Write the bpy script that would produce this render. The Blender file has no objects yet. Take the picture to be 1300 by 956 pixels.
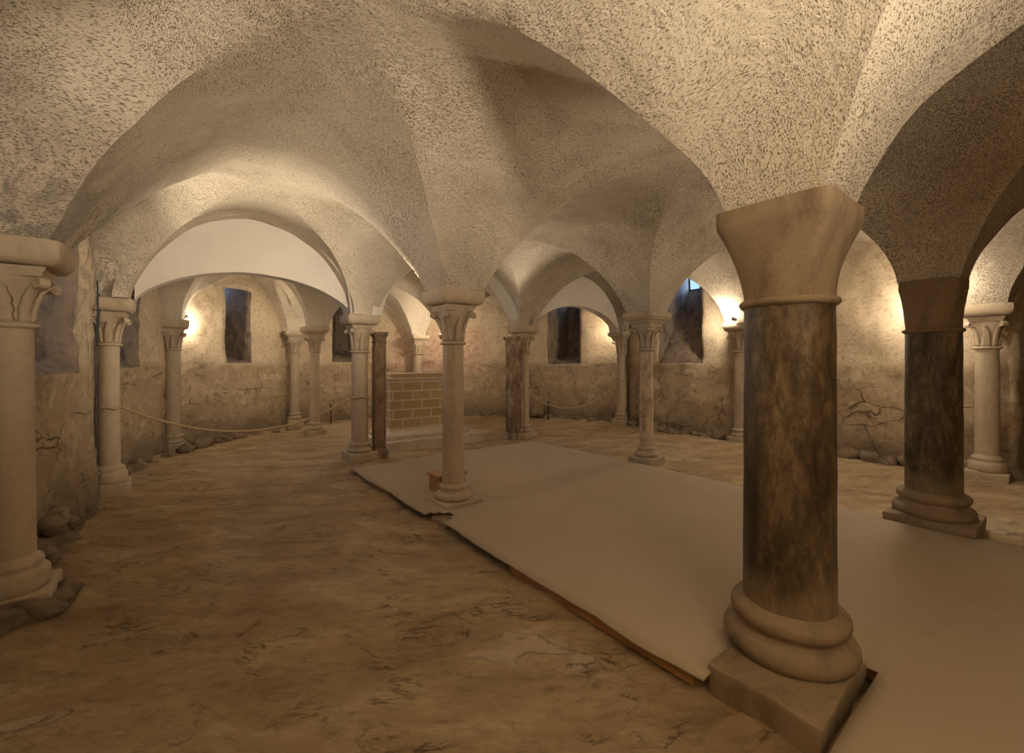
import bpy, bmesh, math, random
from mathutils import Vector, Matrix, noise
random.seed(7)
PI = math.pi
C = bpy.context.scene.collection
SPRING, RISE = 2.235, 1.20

# ------------------------------------------------------------------ helpers
def obj(name, bm, mat, parent=None, smooth=True, mats=None):
    me = bpy.data.meshes.new(name)
    bmesh.ops.recalc_face_normals(bm, faces=bm.faces[:]) if name not in ('ceiling',) else None
    bm.to_mesh(me); bm.free()
    for m in (mats or [mat]): me.materials.append(m)
    if smooth: me.polygons.foreach_set('use_smooth', [True]*len(me.polygons))
    me.update()
    o = bpy.data.objects.new(name, me); C.objects.link(o)
    if parent: o.parent = parent
    return o
def struct(o): o['kind'] = 'structure'; return o
def thing(name, label, cat, loc=(0,0,0), rotz=0, group=None):
    o = bpy.data.objects.new(name, None); C.objects.link(o)
    o.location = loc; o.rotation_euler = (0,0,rotz); o.empty_display_size = .1
    o['label'] = label; o['category'] = cat
    o['kind'] = 'thing'
    if group: o['group'] = group
    return o
def tag(o, label, cat, group=None):
    o['label'] = label; o['category'] = cat
    if group: o['group'] = group
    return o
def sharp(o, ang=40):
    me = o.data
    bm = bmesh.new(); bm.from_mesh(me)
    for e in bm.edges:
        if len(e.link_faces) == 2:
            e.smooth = e.calc_face_angle(0) < math.radians(ang)
    bm.to_mesh(me); bm.free(); return o
def loft(bm, rings, cap0=True, cap1=True):
    """rings: list of equal length lists of points"""
    vs = [[bm.verts.new(p) for p in r] for r in rings]
    n = len(vs[0])
    for a, b in zip(vs, vs[1:]):
        for i in range(n):
            bm.faces.new((a[i], a[(i+1) % n], b[(i+1) % n], b[i]))
    if cap0: bm.faces.new(list(reversed(vs[0])))
    if cap1: bm.faces.new(vs[-1])
    return vs
def ring(r, z, n=40, sq=0.0, half=None, x=0, y=0, rot=0):
    """circle blended to rounded square (sq 0..1)"""
    out = []
    for i in range(n):
        a = 2*PI*i/n + PI/n*0
        c, s = math.cos(a), math.sin(a)
        px, py = r*c, r*s
        if sq > 0:
            h = half if half else r
            m = max(abs(c), abs(s)); qx, qy = h*c/m, h*s/m
            # slightly rounded corner
            p = 14
            k = (abs(c)**p+abs(s)**p)**(1/p); qx, qy = h*c/k, h*s/k
            px, py = px*(1-sq)+qx*sq, py*(1-sq)+qy*sq
        if rot:
            px, py = px*math.cos(rot)-py*math.sin(rot), px*math.sin(rot)+py*math.cos(rot)
        out.append(Vector((px+x, py+y, z)))
    return out
def lathe(bm, prof, n=48):
    loft(bm, [ring(r, z, n) for r, z in prof])
def box(bm, x0, x1, y0, y1, z0, z1, bev=0, seg=2):
    r = bmesh.ops.create_cube(bm, size=1)
    for v in r['verts']:
        v.co = Vector(((x0+x1)/2+v.co.x*(x1-x0), (y0+y1)/2+v.co.y*(y1-y0), (z0+z1)/2+v.co.z*(z1-z0)))
    if bev:
        es = list({e for v in r['verts'] for e in v.link_edges})
        bmesh.ops.bevel(bm, geom=es, offset=bev, segments=seg, affect='EDGES', profile=.6)
def tube(bm, pts, r, n=8, cap=True):
    rings = []
    prev = None
    for i, p in enumerate(pts):
        a = pts[max(i-1, 0)]; b = pts[min(i+1, len(pts)-1)]
        t = (b-a).normalized()
        u = t.cross(Vector((0,0,1)) if abs(t.z) < .9 else Vector((1,0,0))).normalized()
        if prev is not None:
            u = (prev - t*prev.dot(t)).normalized()
        prev = u
        w = t.cross(u)
        rr = r[i] if isinstance(r, list) else r
        rings.append([p + u*rr*math.cos(2*PI*k/n) + w*rr*math.sin(2*PI*k/n) for k in range(n)])
    loft(bm, rings, cap, cap)
def nz(p, s, amp, seed=0.0):
    return (noise.noise(Vector((p[0]*s+seed, p[1]*s-seed*1.7, p[2]*s+seed*.6))))*amp
def rough(bm, amp, sc, seed=0.0, verts=None):
    for v in (verts or bm.verts):
        p = v.co.copy()
        v.co += Vector((nz(p, sc, amp, seed), nz(p, sc, amp, seed+31), nz(p, sc, amp, seed+67)))
def arc(t, p=.5, ff=.068):
    s = (2*t-1)/(1-2*ff)
    return max(0.0, 1-s*s)**p
FULL = {'G': 1.02, 'g1': .95, 'C': .84, 'E': .60, 'H': .66, 'L': .62, 'M': .62}    # how slack each springing is

# ------------------------------------------------------------------ materials
class N:
    def __init__(s, name):
        s.m = bpy.data.materials.new(name); s.m.use_nodes = True
        s.t = s.m.node_tree; s.t.nodes.clear()
        s.out = s.t.nodes.new('ShaderNodeOutputMaterial')
        s.b = s.t.nodes.new('ShaderNodeBsdfPrincipled')
        s.t.links.new(s.b.outputs[0], s.out.inputs[0])
        s.co = s.t.nodes.new('ShaderNodeTexCoord').outputs['Object']
    def link(s, a, b): s.t.links.new(a, b)
    def mapping(s, scale=(1,1,1), rot=(0,0,0), loc=(0,0,0), src=None):
        n = s.t.nodes.new('ShaderNodeMapping')
        n.inputs['Scale'].default_value = scale; n.inputs['Rotation'].default_value = rot; n.inputs['Location'].default_value = loc
        s.link(src or s.co, n.inputs[0]); return n.outputs[0]
    def noise(s, scale, detail=4, rough=.55, dist=0, src=None, col=False):
        n = s.t.nodes.new('ShaderNodeTexNoise')
        n.inputs['Scale'].default_value = scale; n.inputs['Detail'].default_value = detail
        n.inputs['Roughness'].default_value = rough; n.inputs['Distortion'].default_value = dist
        s.link(src or s.co, n.inputs['Vector']); return n.outputs['Color' if col else 'Fac']
    def voro(s, scale, feat='F1', src=None, rand=1, out='Distance'):
        n = s.t.nodes.new('ShaderNodeTexVoronoi'); n.feature = feat
        n.inputs['Scale'].default_value = scale; n.inputs['Randomness'].default_value = rand
        s.link(src or s.co, n.inputs['Vector']); return n.outputs[out]
    def ramp(s, fac, stops, interp='LINEAR'):
        n = s.t.nodes.new('ShaderNodeValToRGB'); n.color_ramp.interpolation = interp
        e = n.color_ramp.elements
        while len(e) < len(stops): e.new(.5)
        for k, (p, c) in zip(e, stops):
            k.position = p; k.color = (c, c, c, 1) if isinstance(c, (int, float)) else tuple(c)+(1,)
        s.link(fac, n.inputs[0]); return n.outputs[0]
    def mix(s, fac, a, b, mode='MIX'):
        n = s.t.nodes.new('ShaderNodeMix'); n.data_type = 'RGBA'; n.blend_type = mode
        for sock, v in ((n.inputs[0], fac), (n.inputs[6], a), (n.inputs[7], b)):
            if isinstance(v, (int, float)): sock.default_value = v if sock == n.inputs[0] else (v,v,v,1)
            elif isinstance(v, tuple): sock.default_value = v+(1,)
            else: s.link(v, sock)
        return n.outputs[2]
    def math(s, op, a, b=0.0, c=None):
        n = s.t.nodes.new('ShaderNodeMath'); n.operation = op
        for i, v in enumerate((a, b) if c is None else (a, b, c)):
            if isinstance(v, (int, float)): n.inputs[i].default_value = v
            else: s.link(v, n.inputs[i])
        return n.outputs[0]
    def sep(s, src=None):
        n = s.t.nodes.new('ShaderNodeSeparateXYZ'); s.link(src or s.co, n.inputs[0]); return n.outputs
    def warp(s, scale, amt, src=None):
        c = s.noise(scale, 2, .5, 0, src, col=True)
        n = s.t.nodes.new('ShaderNodeVectorMath'); n.operation = 'MULTIPLY_ADD'
        s.link(c, n.inputs[0]); n.inputs[1].default_value = (amt,)*3; s.link(src or s.co, n.inputs[2])
        return n.outputs[0]
    def bump(s, h, strength=.5, dist=.01, prev=None):
        n = s.t.nodes.new('ShaderNodeBump'); n.inputs['Strength'].default_value = strength
        n.inputs['Distance'].default_value = dist; s.link(h, n.inputs['Height'])
        if prev: s.link(prev, n.inputs['Normal'])
        return n.outputs[0]
    def done(s, col, rough=.9, normal=None, spec=.25, metal=0):
        if isinstance(col, tuple): s.b.inputs['Base Color'].default_value = col+(1,)
        else: s.link(col, s.b.inputs['Base Color'])
        if isinstance(rough, (int, float)): s.b.inputs['Roughness'].default_value = rough
        else: s.link(rough, s.b.inputs['Roughness'])
        s.b.inputs['Specular IOR Level'].default_value = spec
        s.b.inputs['Metallic'].default_value = metal
        if normal: s.link(normal, s.b.inputs['Normal'])
        return s.m

def m_vault():
    n = N('tooled_plaster')
    # dashes whose direction drifts over the vault: two stretched noises blended by a soft mask
    w = n.warp(1.3, .4)
    a = n.noise(190, 2, .55, .4, n.mapping((1, .30, .7), (0, .5, .6), src=w))
    b = n.noise(190, 2, .55, .4, n.mapping((.30, 1, .7), (.6, 0, -.5), src=w))
    sel = n.ramp(n.noise(.9, 1), [(.46, 0.), (.54, 1.)])
    d = n.mix(sel, a, b)
    big = n.noise(.75, 3, .6)
    x, y, z = n.sep()
    sooty = n.ramp(n.math('MULTIPLY_ADD', n.math('SUBTRACT', x, n.math('MULTIPLY', y, .55)), .25, -.2), [(.1, 0.), (.8, .055)])  # marks thicken towards the near right bays, by position alone
    th = n.math('SUBTRACT', n.math('MULTIPLY_ADD', big, -.26, .675), sooty)            # how densely the marks lie
    k = n.math('SUBTRACT', d, n.math('ADD', th, .002))
    pit = n.ramp(n.math('MULTIPLY_ADD', k, 14, .0), [(.0, 0.), (1., 1.)])
    base = n.mix(n.noise(2.2, 5, .6), (.58, .50, .385), (.68, .61, .485))
    fine = n.noise(60, 3, .6)
    base = n.mix(n.math('MULTIPLY', fine, .28), base, (.40, .30, .20))
    # soft brown grime patches in the plaster
    st = n.ramp(n.noise(1.1, 6, .65, .4, n.mapping(loc=(3, 5, 1))), [(.52, 0.), (.72, .55)])
    base = n.mix(st, base, (.36, .27, .185))
    col = n.mix(n.math('MULTIPLY', pit, .85), base, (.16, .11, .07))
    # damp dark blotches above the left wall
    left = n.ramp(n.math('MULTIPLY_ADD', x, -.9, .0), [(.05, 0.), (.75, 1.)])
    bl = n.ramp(n.noise(3.2, 6, .75, .6), [(.43, 0.), (.54, 1.)])
    low = n.ramp(n.math('MULTIPLY_ADD', z, -1.1, 3.6), [(0., 0.), (.8, 1.)])
    col = n.mix(n.math('MULTIPLY', n.math('MULTIPLY', left, bl), n.math('MULTIPLY', low, .75)), col, (.17, .15, .14))
    nb = n.bump(n.math('SUBTRACT', n.math('MULTIPLY', fine, .25), n.math('MULTIPLY', pit, 1.)), .6, .008)
    nb = n.bump(n.noise(14, 5, .6, .5, w), .5, .03, nb)
    return n.done(col, .93, nb, .15)

def m_lunette():
    n = N('smooth_white_plaster')
    base = n.mix(n.noise(3, 5, .6), (.55, .49, .41), (.67, .61, .53))
    sp = n.ramp(n.noise(38, 3, .6), [(.62, 0.), (.70, .5)])
    col = n.mix(sp, base, (.40, .32, .24))
    return n.done(col, .9, n.bump(n.noise(25, 4), .25, .01), .2)

def m_wall():
    n = N('rough_wall_plaster')
    x, y, z = n.sep()
    w = n.noise(2.0, 5, .65, .5)
    up = n.mix(n.noise(5, 6, .7), (.50, .39, .255), (.70, .58, .42))
    up = n.mix(n.ramp(n.noise(48, 4, .7), [(.54, 0.), (.68, .55)]), up, (.26, .18, .11))
    up = n.mix(n.ramp(n.noise(17, 4, .7, .6), [(.50, 0.), (.66, .6)]), up, (.30, .21, .13))
    lo = n.mix(n.noise(3.5, 7, .72), (.29, .205, .12), (.62, .49, .33))
    lo = n.mix(n.ramp(n.noise(7, 6, .75, .8), [(.50, 0.), (.66, .7)]), lo, (.17, .115, .07))
    lo = n.mix(n.ramp(n.noise(2.4, 6, .7, .8, n.mapping(loc=(9, 2, 4))), [(.57, 0.), (.64, .6)]), lo, (.62, .52, .37))
    # irregular masonry courses showing where the plaster is gone
    br = n.voro(1.25, 'DISTANCE_TO_EDGE', n.mapping((1, 1, 2.1), src=n.warp(4, .16)))
    crack = n.math('MULTIPLY', n.ramp(br, [(.0, 1.), (.018, 0.)]), n.ramp(n.noise(1.7, 4, .6), [(.47, 0.), (.60, 1.)]))
    line = n.math('MULTIPLY_ADD', w, .26, 1.33)
    mask = n.ramp(n.math('MULTIPLY_ADD', n.math('SUBTRACT', z, line), 9, .5), [(0., 0.), (1., 1.)])
    lo = n.mix(n.math('MULTIPLY', crack, .62), lo, (.07, .045, .028))
    foot_dark = n.ramp(n.math('ADD', z, n.math('MULTIPLY', w, .7)), [(.45, .7), (1.0, 0.)])  # darker towards the wall foot, edge broken by noise
    lo = n.mix(foot_dark, lo, (.14, .095, .06))
    col = n.mix(mask, lo, up)
    # remains of a red painted panel on the apse wall behind the altar
    fx = n.ramp(n.math('ABSOLUTE', n.math('MULTIPLY_ADD', x, .75, -4.45)), [(.75, 1.), (1.0, 0.)])
    fy = n.ramp(n.math('MULTIPLY_ADD', y, 1., -9.0), [(.3, 0.), (.8, 1.)])
    fz = n.ramp(n.math('ABSOLUTE', n.math('SUBTRACT', z, 1.85)), [(.5, 1.), (.7, 0.)])
    red = n.mix(n.ramp(n.noise(9, 4, .7), [(.42, 0.), (.58, 1.)]), (.40, .17, .10), (.55, .42, .33))
    col = n.mix(n.math('MULTIPLY', n.math('MULTIPLY', fx, fy), n.math('MULTIPLY', fz, .55)), col, red)
    # grey damp bloom on the wall beside the left niche
    gx = n.ramp(n.math('MULTIPLY', x, -1.), [(.2, 0.), (.7, 1.)])
    gz = n.ramp(n.noise(2.6, 6, .75), [(.44, 0.), (.60, .75)])
    gg = n.ramp(n.math('SUBTRACT', z, 1.2), [(.1, 0.), (.5, 1.)])
    col = n.mix(n.math('MULTIPLY', n.math('MULTIPLY', gx, gz), gg), col, (.20, .175, .16))
    h = n.math('SUBTRACT', n.noise(13, 9, .8), n.math('MULTIPLY', n.math('MULTIPLY', crack, n.math('SUBTRACT', 1., mask)), .9))
    nb = n.bump(h, .8, .03)
    return n.done(col, .94, nb, .15)

def m_floor():
    n = N('worn_bedrock')
    w = n.warp(1.3, .16)
    ms = n.mapping((.55, 1.25, 1), src=n.mapping(rot=(0, 0, .62), src=w))
    a = n.noise(2.6, 10, .70, .15, ms)
    col = n.ramp(a, [(.28, (.20, .13, .065)), (.44, (.36, .25, .135)), (.56, (.45, .33, .185)), (.72, (.58, .46, .285))])
    r = n.ramp(n.noise(1.6, 6, .65, .5, n.mapping(loc=(4, 7, 0), src=w)), [(.52, 0.), (.68, .5)])
    col = n.mix(r, col, (.36, .205, .11))
    sp = n.ramp(n.noise(15, 7, .75, .2, ms), [(.52, 0.), (.70, .75)])
    col = n.mix(sp, col, (.17, .11, .065))
    c1 = n.voro(1.0, 'DISTANCE_TO_EDGE', n.mapping((.5, 1.3, 1), src=n.mapping(rot=(0, 0, .62), src=n.warp(4.5, .45))))
    gate = n.ramp(n.noise(3.2, 4), [(.56, 0.), (.64, .8)])
    crack = n.math('MULTIPLY', n.ramp(c1, [(.0, 1.), (.007, 0.)]), gate)
    col = n.mix(n.math('MULTIPLY', crack, .7), col, (.07, .045, .03))
    rd = n.math('ABSOLUTE', n.math('SUBTRACT', n.noise(3.4, 9, .66, .1, n.mapping(loc=(2, 5, 0), src=ms)), .5))
    rd = n.math('MULTIPLY', n.ramp(rd, [(.0, 1.), (.010, 0.)]), n.ramp(n.noise(2.1, 3), [(.50, 0.), (.62, .8)]))
    col = n.mix(n.math('MULTIPLY', rd, .7), col, (.085, .052, .03))
    crack = n.math('MAXIMUM', crack, n.math('MULTIPLY', rd, .7))
    # smooth grey mortar patches
    pm = n.ramp(n.noise(1.15, 3, .5, .3, n.mapping(loc=(1.3, 2.2, 0))), [(.645, 0.), (.66, 1.)])
    col = n.mix(n.math('MULTIPLY', pm, .7), col, (.35, .28, .195))
    h = n.math('SUBTRACT', n.math('MULTIPLY', n.noise(5, 11, .74, .15, ms), n.math('SUBTRACT', 1., n.math('MULTIPLY', pm, .85))), n.math('MULTIPLY', crack, .5))
    nb = n.bump(h, .9, .05)
    nb = n.bump(n.noise(40, 4, .7, 0, ms), .35, .01, nb)
    return n.done(col, .8, nb, .35)

def m_stone(name, c0, c1, stain=(.25, .18, .11), amt=.35, bump=.25, rgh=.8):
    n = N(name)
    g = n.noise(4, 6, .65)
    col = n.mix(g, c0, c1)
    s = n.ramp(n.noise(3.6, 7, .75, .4, n.mapping((1.6, 1.6, .7))), [(.47, 0.), (.66, amt)])
    col = n.mix(s, col, stain)
    sp = n.ramp(n.noise(55, 3, .6), [(.60, 0.), (.72, .35)])
    col = n.mix(sp, col, stain)
    return n.done(col, rgh, n.bump(n.noise(30, 5, .6), bump, .008), .3)

def m_marble(name, dark=1.0, seed=0):
    """weathered brown column shaft: dark vertical stains, pale scratches, pale worn foot"""
    n = N(name)
    x, y, z = n.sep()
    m = n.mapping((3.2, 3.2, .75), loc=(seed, seed*.7, seed*.3))
    g = n.noise(1.6, 8, .68, .5, m)
    col = n.ramp(g, [(.32, (.035, .020, .011)), (.46, (.10, .064, .033)), (.58, (.18, .124, .066)), (.75, (.30, .23, .14))])
    s = n.ramp(n.noise(1.25, 6, .62, .6, n.mapping((3.6, 3.6, .9), loc=(5+seed, 1, 2))), [(.50, 0.), (.60, dark)])
    col = n.mix(n.math('MULTIPLY', s, .85), col, (.03, .018, .010))
    g2 = n.noise(11, 8, .75, .4, n.mapping((1.6, 1.6, .7)))
    col = n.mix(n.ramp(g2, [(.44, .55), (.54, 0.)]), col, (.025, .016, .009))
    col = n.mix(n.ramp(g2, [(.56, 0.), (.70, .45)]), col, (.33, .25, .15))
    sc = n.ramp(n.noise(30, 4, .7, .8, n.mapping((1, 1, .45))), [(.62, 0.), (.74, .35)])
    col = n.mix(sc, col, (.42, .34, .23))
    w = n.math('ADD', z, n.math('MULTIPLY', n.noise(3, 5, .7), .5))
    col = n.mix(n.ramp(w, [(.52, .6), (.80, 0.)]), col, (.32, .235, .14))
    return n.done(col, n.ramp(g, [(.3, .35), (.7, .6)]), n.bump(n.noise(18, 6, .7), .3, .008), .4)

def m_plain(name, c0, c1, sc=20, rgh=.8, bump=.1, spec=.25, metal=0, stretch=(1,1,1)):
    n = N(name)
    mp = n.mapping(stretch)
    return n.done(n.mix(n.noise(sc, 5, .6, 0, mp), c0, c1), rgh, n.bump(n.noise(sc*1.5, 4, .6, 0, mp), bump, .005), spec, metal)

def m_cloth():
    n = N('beige_felt_carpet')
    col = n.mix(n.noise(1.2, 5, .6), (.37, .29, .20), (.46, .37, .265))
    f = n.noise(140, 3, .6)
    col = n.mix(n.math('MULTIPLY', f, .35), col, (.34, .27, .19))
    st = n.ramp(n.noise(3.3, 6, .7), [(.60, 0.), (.72, .3)])
    col = n.mix(st, col, (.30, .215, .14))
    nb = n.bump(f, .35, .004); nb = n.bump(n.noise(2.2, 3), .35, .03, nb)
    return n.done(col, .9, nb, .2)

def m_blocks():
    n = N('altar_stone_blocks')
    x, y, z = n.sep()
    cx = n.t.nodes.new('ShaderNodeCombineXYZ')
    n.link(n.math('ADD', x, y), cx.inputs[0]); n.link(z, cx.inputs[1])
    b = n.t.nodes.new('ShaderNodeTexBrick'); n.link(cx.outputs[0], b.inputs[0])
    b.inputs['Scale'].default_value = 1; b.inputs['Brick Width'].default_value = .37; b.inputs['Row Height'].default_value = .165
    b.inputs['Mortar Size'].default_value = .014; b.inputs['Mortar Smooth'].default_value = .2
    b.inputs['Color1'].default_value = (.47, .335, .18, 1); b.inputs['Color2'].default_value = (.55, .41, .24, 1)
    b.inputs['Mortar'].default_value = (.72, .62, .49, 1)
    col = n.mix(n.math('MULTIPLY', n.noise(14, 5, .7), .45), b.outputs[0], (.24, .16, .08))
    return n.done(col, .88, n.bump(n.math('ADD', n.noise(30, 4), n.math('MULTIPLY', b.outputs['Fac'], .5)), .35, .008), .2)

VAULT, LUN, WALL, FLOOR, CLOTH, BLOCKS = m_vault(), m_lunette(), m_wall(), m_floor(), m_cloth(), m_blocks()
LIME = m_stone('cream_limestone', (.40, .31, .21), (.52, .42, .295))
LIME2 = m_stone('grey_cream_limestone', (.36, .285, .20), (.47, .385, .28), amt=.5)
TANCAP = m_stone('tan_capital_stone', (.25, .18, .11), (.37, .275, .175), (.14, .09, .05), .7)
BROWNCAP = m_stone('brown_capital_stone', (.20, .14, .08), (.31, .225, .135), (.10, .065, .035), .6)
BASEST = m_stone('worn_base_stone', (.21, .15, .09), (.34, .25, .155), (.12, .08, .045), .6, .4)
MARB = m_marble('stained_brown_marble', 1.0, 0)
MARB2 = m_marble('sooty_dark_marble', 1.0, 8.1)
STREAK = m_stone('streaked_limestone', (.44, .34, .22), (.55, .44, .30), (.16, .10, .055), .9)
PIER = m_stone('dark_pier_stone', (.13, .075, .04), (.26, .17, .10), (.55, .46, .34), .8, .5)
EDGE = m_stone('pale_chipped_edge', (.50, .42, .32), (.66, .58, .46), (.2, .13, .08), .8)
WOOD = m_plain('orange_pine', (.34, .17, .065), (.46, .25, .11), 9, .55, .2, .35, 0, (1, 1, 6))
WOODE = m_plain('plywood_board', (.36, .17, .07), (.50, .27, .12), 9, .6, .2, .3, 0, (1, .25, 4))
ROPE = m_plain('hemp_rope', (.36, .25, .13), (.50, .37, .21), 60, .95, .4)
IRON = m_plain('black_iron', (.015, .013, .012), (.05, .035, .025), 30, .6, .2, .4, .6)
CABLE = m_plain('grey_black_cable', (.03, .035, .04), (.06, .065, .07), 30, .5, .05)
ALTL = m_stone('altar_moulding_stone', (.50, .42, .33), (.62, .55, .45), (.32, .23, .14), .5)
ALTT = m_stone('altar_top_stone', (.38, .265, .135), (.47, .35, .20), (.25, .17, .09), .4)
LAMPB = m_plain('lamp_housing_metal', (.25, .25, .26), (.32, .32, .33), 30, .4, .05, .5, .8)
def m_emit(name, col, st):
    m = bpy.data.materials.new(name); m.use_nodes = True; t = m.node_tree; t.nodes.clear()
    o = t.nodes.new('ShaderNodeOutputMaterial'); e = t.nodes.new('ShaderNodeEmission')
    e.inputs[0].default_value = col+(1,); e.inputs[1].default_value = st; t.links.new(e.outputs[0], o.inputs[0]); return m
BULB = m_emit('halogen_bulb', (1, .86, .62), 45)
def m_glass():
    m = bpy.data.materials.new('window_glass'); m.use_nodes = True; t = m.node_tree; t.nodes.clear()
    o = t.nodes.new('ShaderNodeOutputMaterial'); g = t.nodes.new('ShaderNodeBsdfGlossy'); tr = t.nodes.new('ShaderNodeBsdfTransparent')
    g.inputs['Roughness'].default_value = .1; tr.inputs[0].default_value = (.85, .93, 1, 1)
    mx = t.nodes.new('ShaderNodeMixShader'); mx.inputs[0].default_value = .08
    t.links.new(tr.outputs[0], mx.inputs[1]); t.links.new(g.outputs[0], mx.inputs[2]); t.links.new(mx.outputs[0], o.inputs[0]); return m
GLASS = m_glass()

# ------------------------------------------------------------------ plan (metres; +y runs to the apse)
P = {'g0': (-.78, -2.2), 'g1': (-.78, .85), 'G': (-.80, 4.03), 'H': (-.59, 6.93),
     'a0': (2.38, -2.2), 'A': (2.40, .87), 'C': (2.30, 3.96), 'E': (2.33, 6.93),
     'b0': (5.52, -2.2), 'B': (5.50, .80), 'D': (5.62, 3.95), 'L': (5.62, 6.88),
     'f0': (8.35, -2.2), 'F': (8.32, .70), 'P': (8.52, 3.90), 'M': (8.78, 6.88),
     'I': (0.0, 9.65), 'J': (2.35, 9.78), 'K': (2.30, 11.45), 'R': (5.62, 9.78), 'N': (5.30, 11.05), 'Q': (8.0, 9.6),
     'g9': (-.78, -5.3), 'a9': (2.38, -5.3), 'b9': (5.52, -5.3), 'f9': (8.35, -5.3)}
P = {k: Vector((x, y, 0)) for k, (x, y) in P.items()}

def rnd3(p):
    return Vector((nz(p, .9, .05, 3)+nz(p, 3.1, .014, 9), nz(p, .9, .05, 13)+nz(p, 3.1, .014, 19), nz(p, .9, .05, 23)+nz(p, 3.1, .016, 29)))

def build_ceiling():
    bm = bmesh.new()
    NN, ff = 34, .068
    T = [0.0]+[ff+(1-2*ff)*(1-math.cos(PI*k/NN))/2 for k in range(NN+1)]+[1.0]
    n = len(T)
    def quad(a, b, c, d):     # a,b,c,d around; u from a to b, v from a to d
        pa, pb, pc, pd = (FULL.get(k, .72) for k in (a, b, c, d))
        a, b, c, d = (P[k] for k in (a, b, c, d))
        V = []
        for v in T:
            row = []
            for u in T:
                p = (a*(1-u)+b*u)*(1-v)+(d*(1-u)+c*u)*v
                e = (pa*(1-u)+pb*u)*(1-v)+(pd*(1-u)+pc*u)*v
                row.append(bm.verts.new((p.x, p.y, SPRING+RISE*max(arc(u, e), arc(v, e)))))
            V.append(row)
        for j in range(n-1):
            for i in range(n-1):
                q = (V[j][i], V[j][i+1], V[j+1][i+1], V[j+1][i])
                if i == j: bm.faces.new((q[0], q[1], q[2])); bm.faces.new((q[0], q[2], q[3]))
                elif i+j == n-2: bm.faces.new((q[0], q[1], q[3])); bm.faces.new((q[1], q[2], q[3]))
                else: bm.faces.new(q)
    def tri(a, b, c):
        pa, pb, pc = (FULL.get(k, .72) for k in (a, b, c))
        a, b, c = (P[k] for k in (a, b, c))
        V = []
        for v in T:              # v: from apex a to edge bc ; u along bc
            row = []
            for u in T:
                wa, wb, wc = 1-v, v*(1-u), v*u
                p = a*wa+b*wb+c*wc
                ex = wa*pa+wb*pb+wc*pc
                def e(s, t, o):
                    return 0 if s+t < 1e-6 else arc(t/(s+t), ex)*math.sqrt(max(0, 1-o*o))
                h = max(e(wb, wc, wa), e(wa, wb, wc), e(wa, wc, wb))
                row.append(bm.verts.new((p.x, p.y, SPRING+RISE*h)))
            V.append(row)
        for j in range(n-1):
            for i in range(n-1):
                bm.faces.new((V[j][i], V[j][i+1], V[j+1][i+1], V[j+1][i]))
    def strip(a, b, w):          # carry the edge arch a-b outward into the wall
        pa, pb = FULL.get(a, .72), FULL.get(b, .72)
        a, b = P[a], P[b]
        d = (b-a).normalized(); o = Vector((-d.y, d.x, 0))
        V = []
        for k in (0, .33, .66, 1.0):
            V.append([bm.verts.new(((a*(1-u)+b*u)+o*w*k).to_tuple()[:2]+(SPRING+RISE*arc(u, pa*(1-u)+pb*u),)) for u in T])
        for j in range(3):
            for i in range(n-1):
                bm.faces.new((V[j][i], V[j][i+1], V[j+1][i+1], V[j+1][i]))
    quad('g9', 'a9', 'a0', 'g0'); quad('a9', 'b9', 'b0', 'a0'); quad('b9', 'f9', 'f0', 'b0')
    quad('g0', 'a0', 'A', 'g1'); quad('a0', 'b0', 'B', 'A'); quad('b0', 'f0', 'F', 'B')
    quad('g1', 'A', 'C', 'G'); quad('A', 'B', 'D', 'C'); quad('B', 'F', 'P', 'D')
    quad('G', 'C', 'E', 'H'); quad('C', 'D', 'L', 'E'); quad('D', 'P', 'M', 'L')
    quad('H', 'E', 'J', 'I'); quad('E', 'L', 'R', 'J'); quad('L', 'M', 'Q', 'R')
    quad('J', 'R', 'N', 'K'); tri('J', 'I', 'K'); tri('R', 'N', 'Q')
    for a, b, w in (('g9','g0',.35), ('g0','g1',.35), ('g1','G',.35), ('G','H',.32), ('H','I',.36), ('I','K',.36), ('K','N',.4), ('N','Q',.36), ('Q','M',.55),
                    ('M','P',.45), ('P','F',.45), ('F','f0',1.2), ('f0','f9',1.2)):
        strip(a, b, w)
    bmesh.ops.remove_doubles(bm, verts=bm.verts[:], dist=.0005)
    cre = set()
    bm.normal_update()
    for e in bm.edges:
        z = (e.verts[0].co.z+e.verts[1].co.z)/2
        if len(e.link_faces) == 2 and e.calc_face_angle(0) > math.radians(20) and z < 3.2: cre.add(e)
    for e in cre: e.smooth = False
    for v in bm.verts: v.co += rnd3(v.co)*min(1, .25+(v.co.z-SPRING)*2.5)
    bmesh.ops.recalc_face_normals(bm, faces=bm.faces[:])
    bmesh.ops.reverse_faces(bm, faces=bm.faces[:]) if sum(f.normal.z for f in bm.faces) > 0 else None
    return struct(obj('ceiling', bm, VAULT))
ceiling = build_ceiling()

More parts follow.
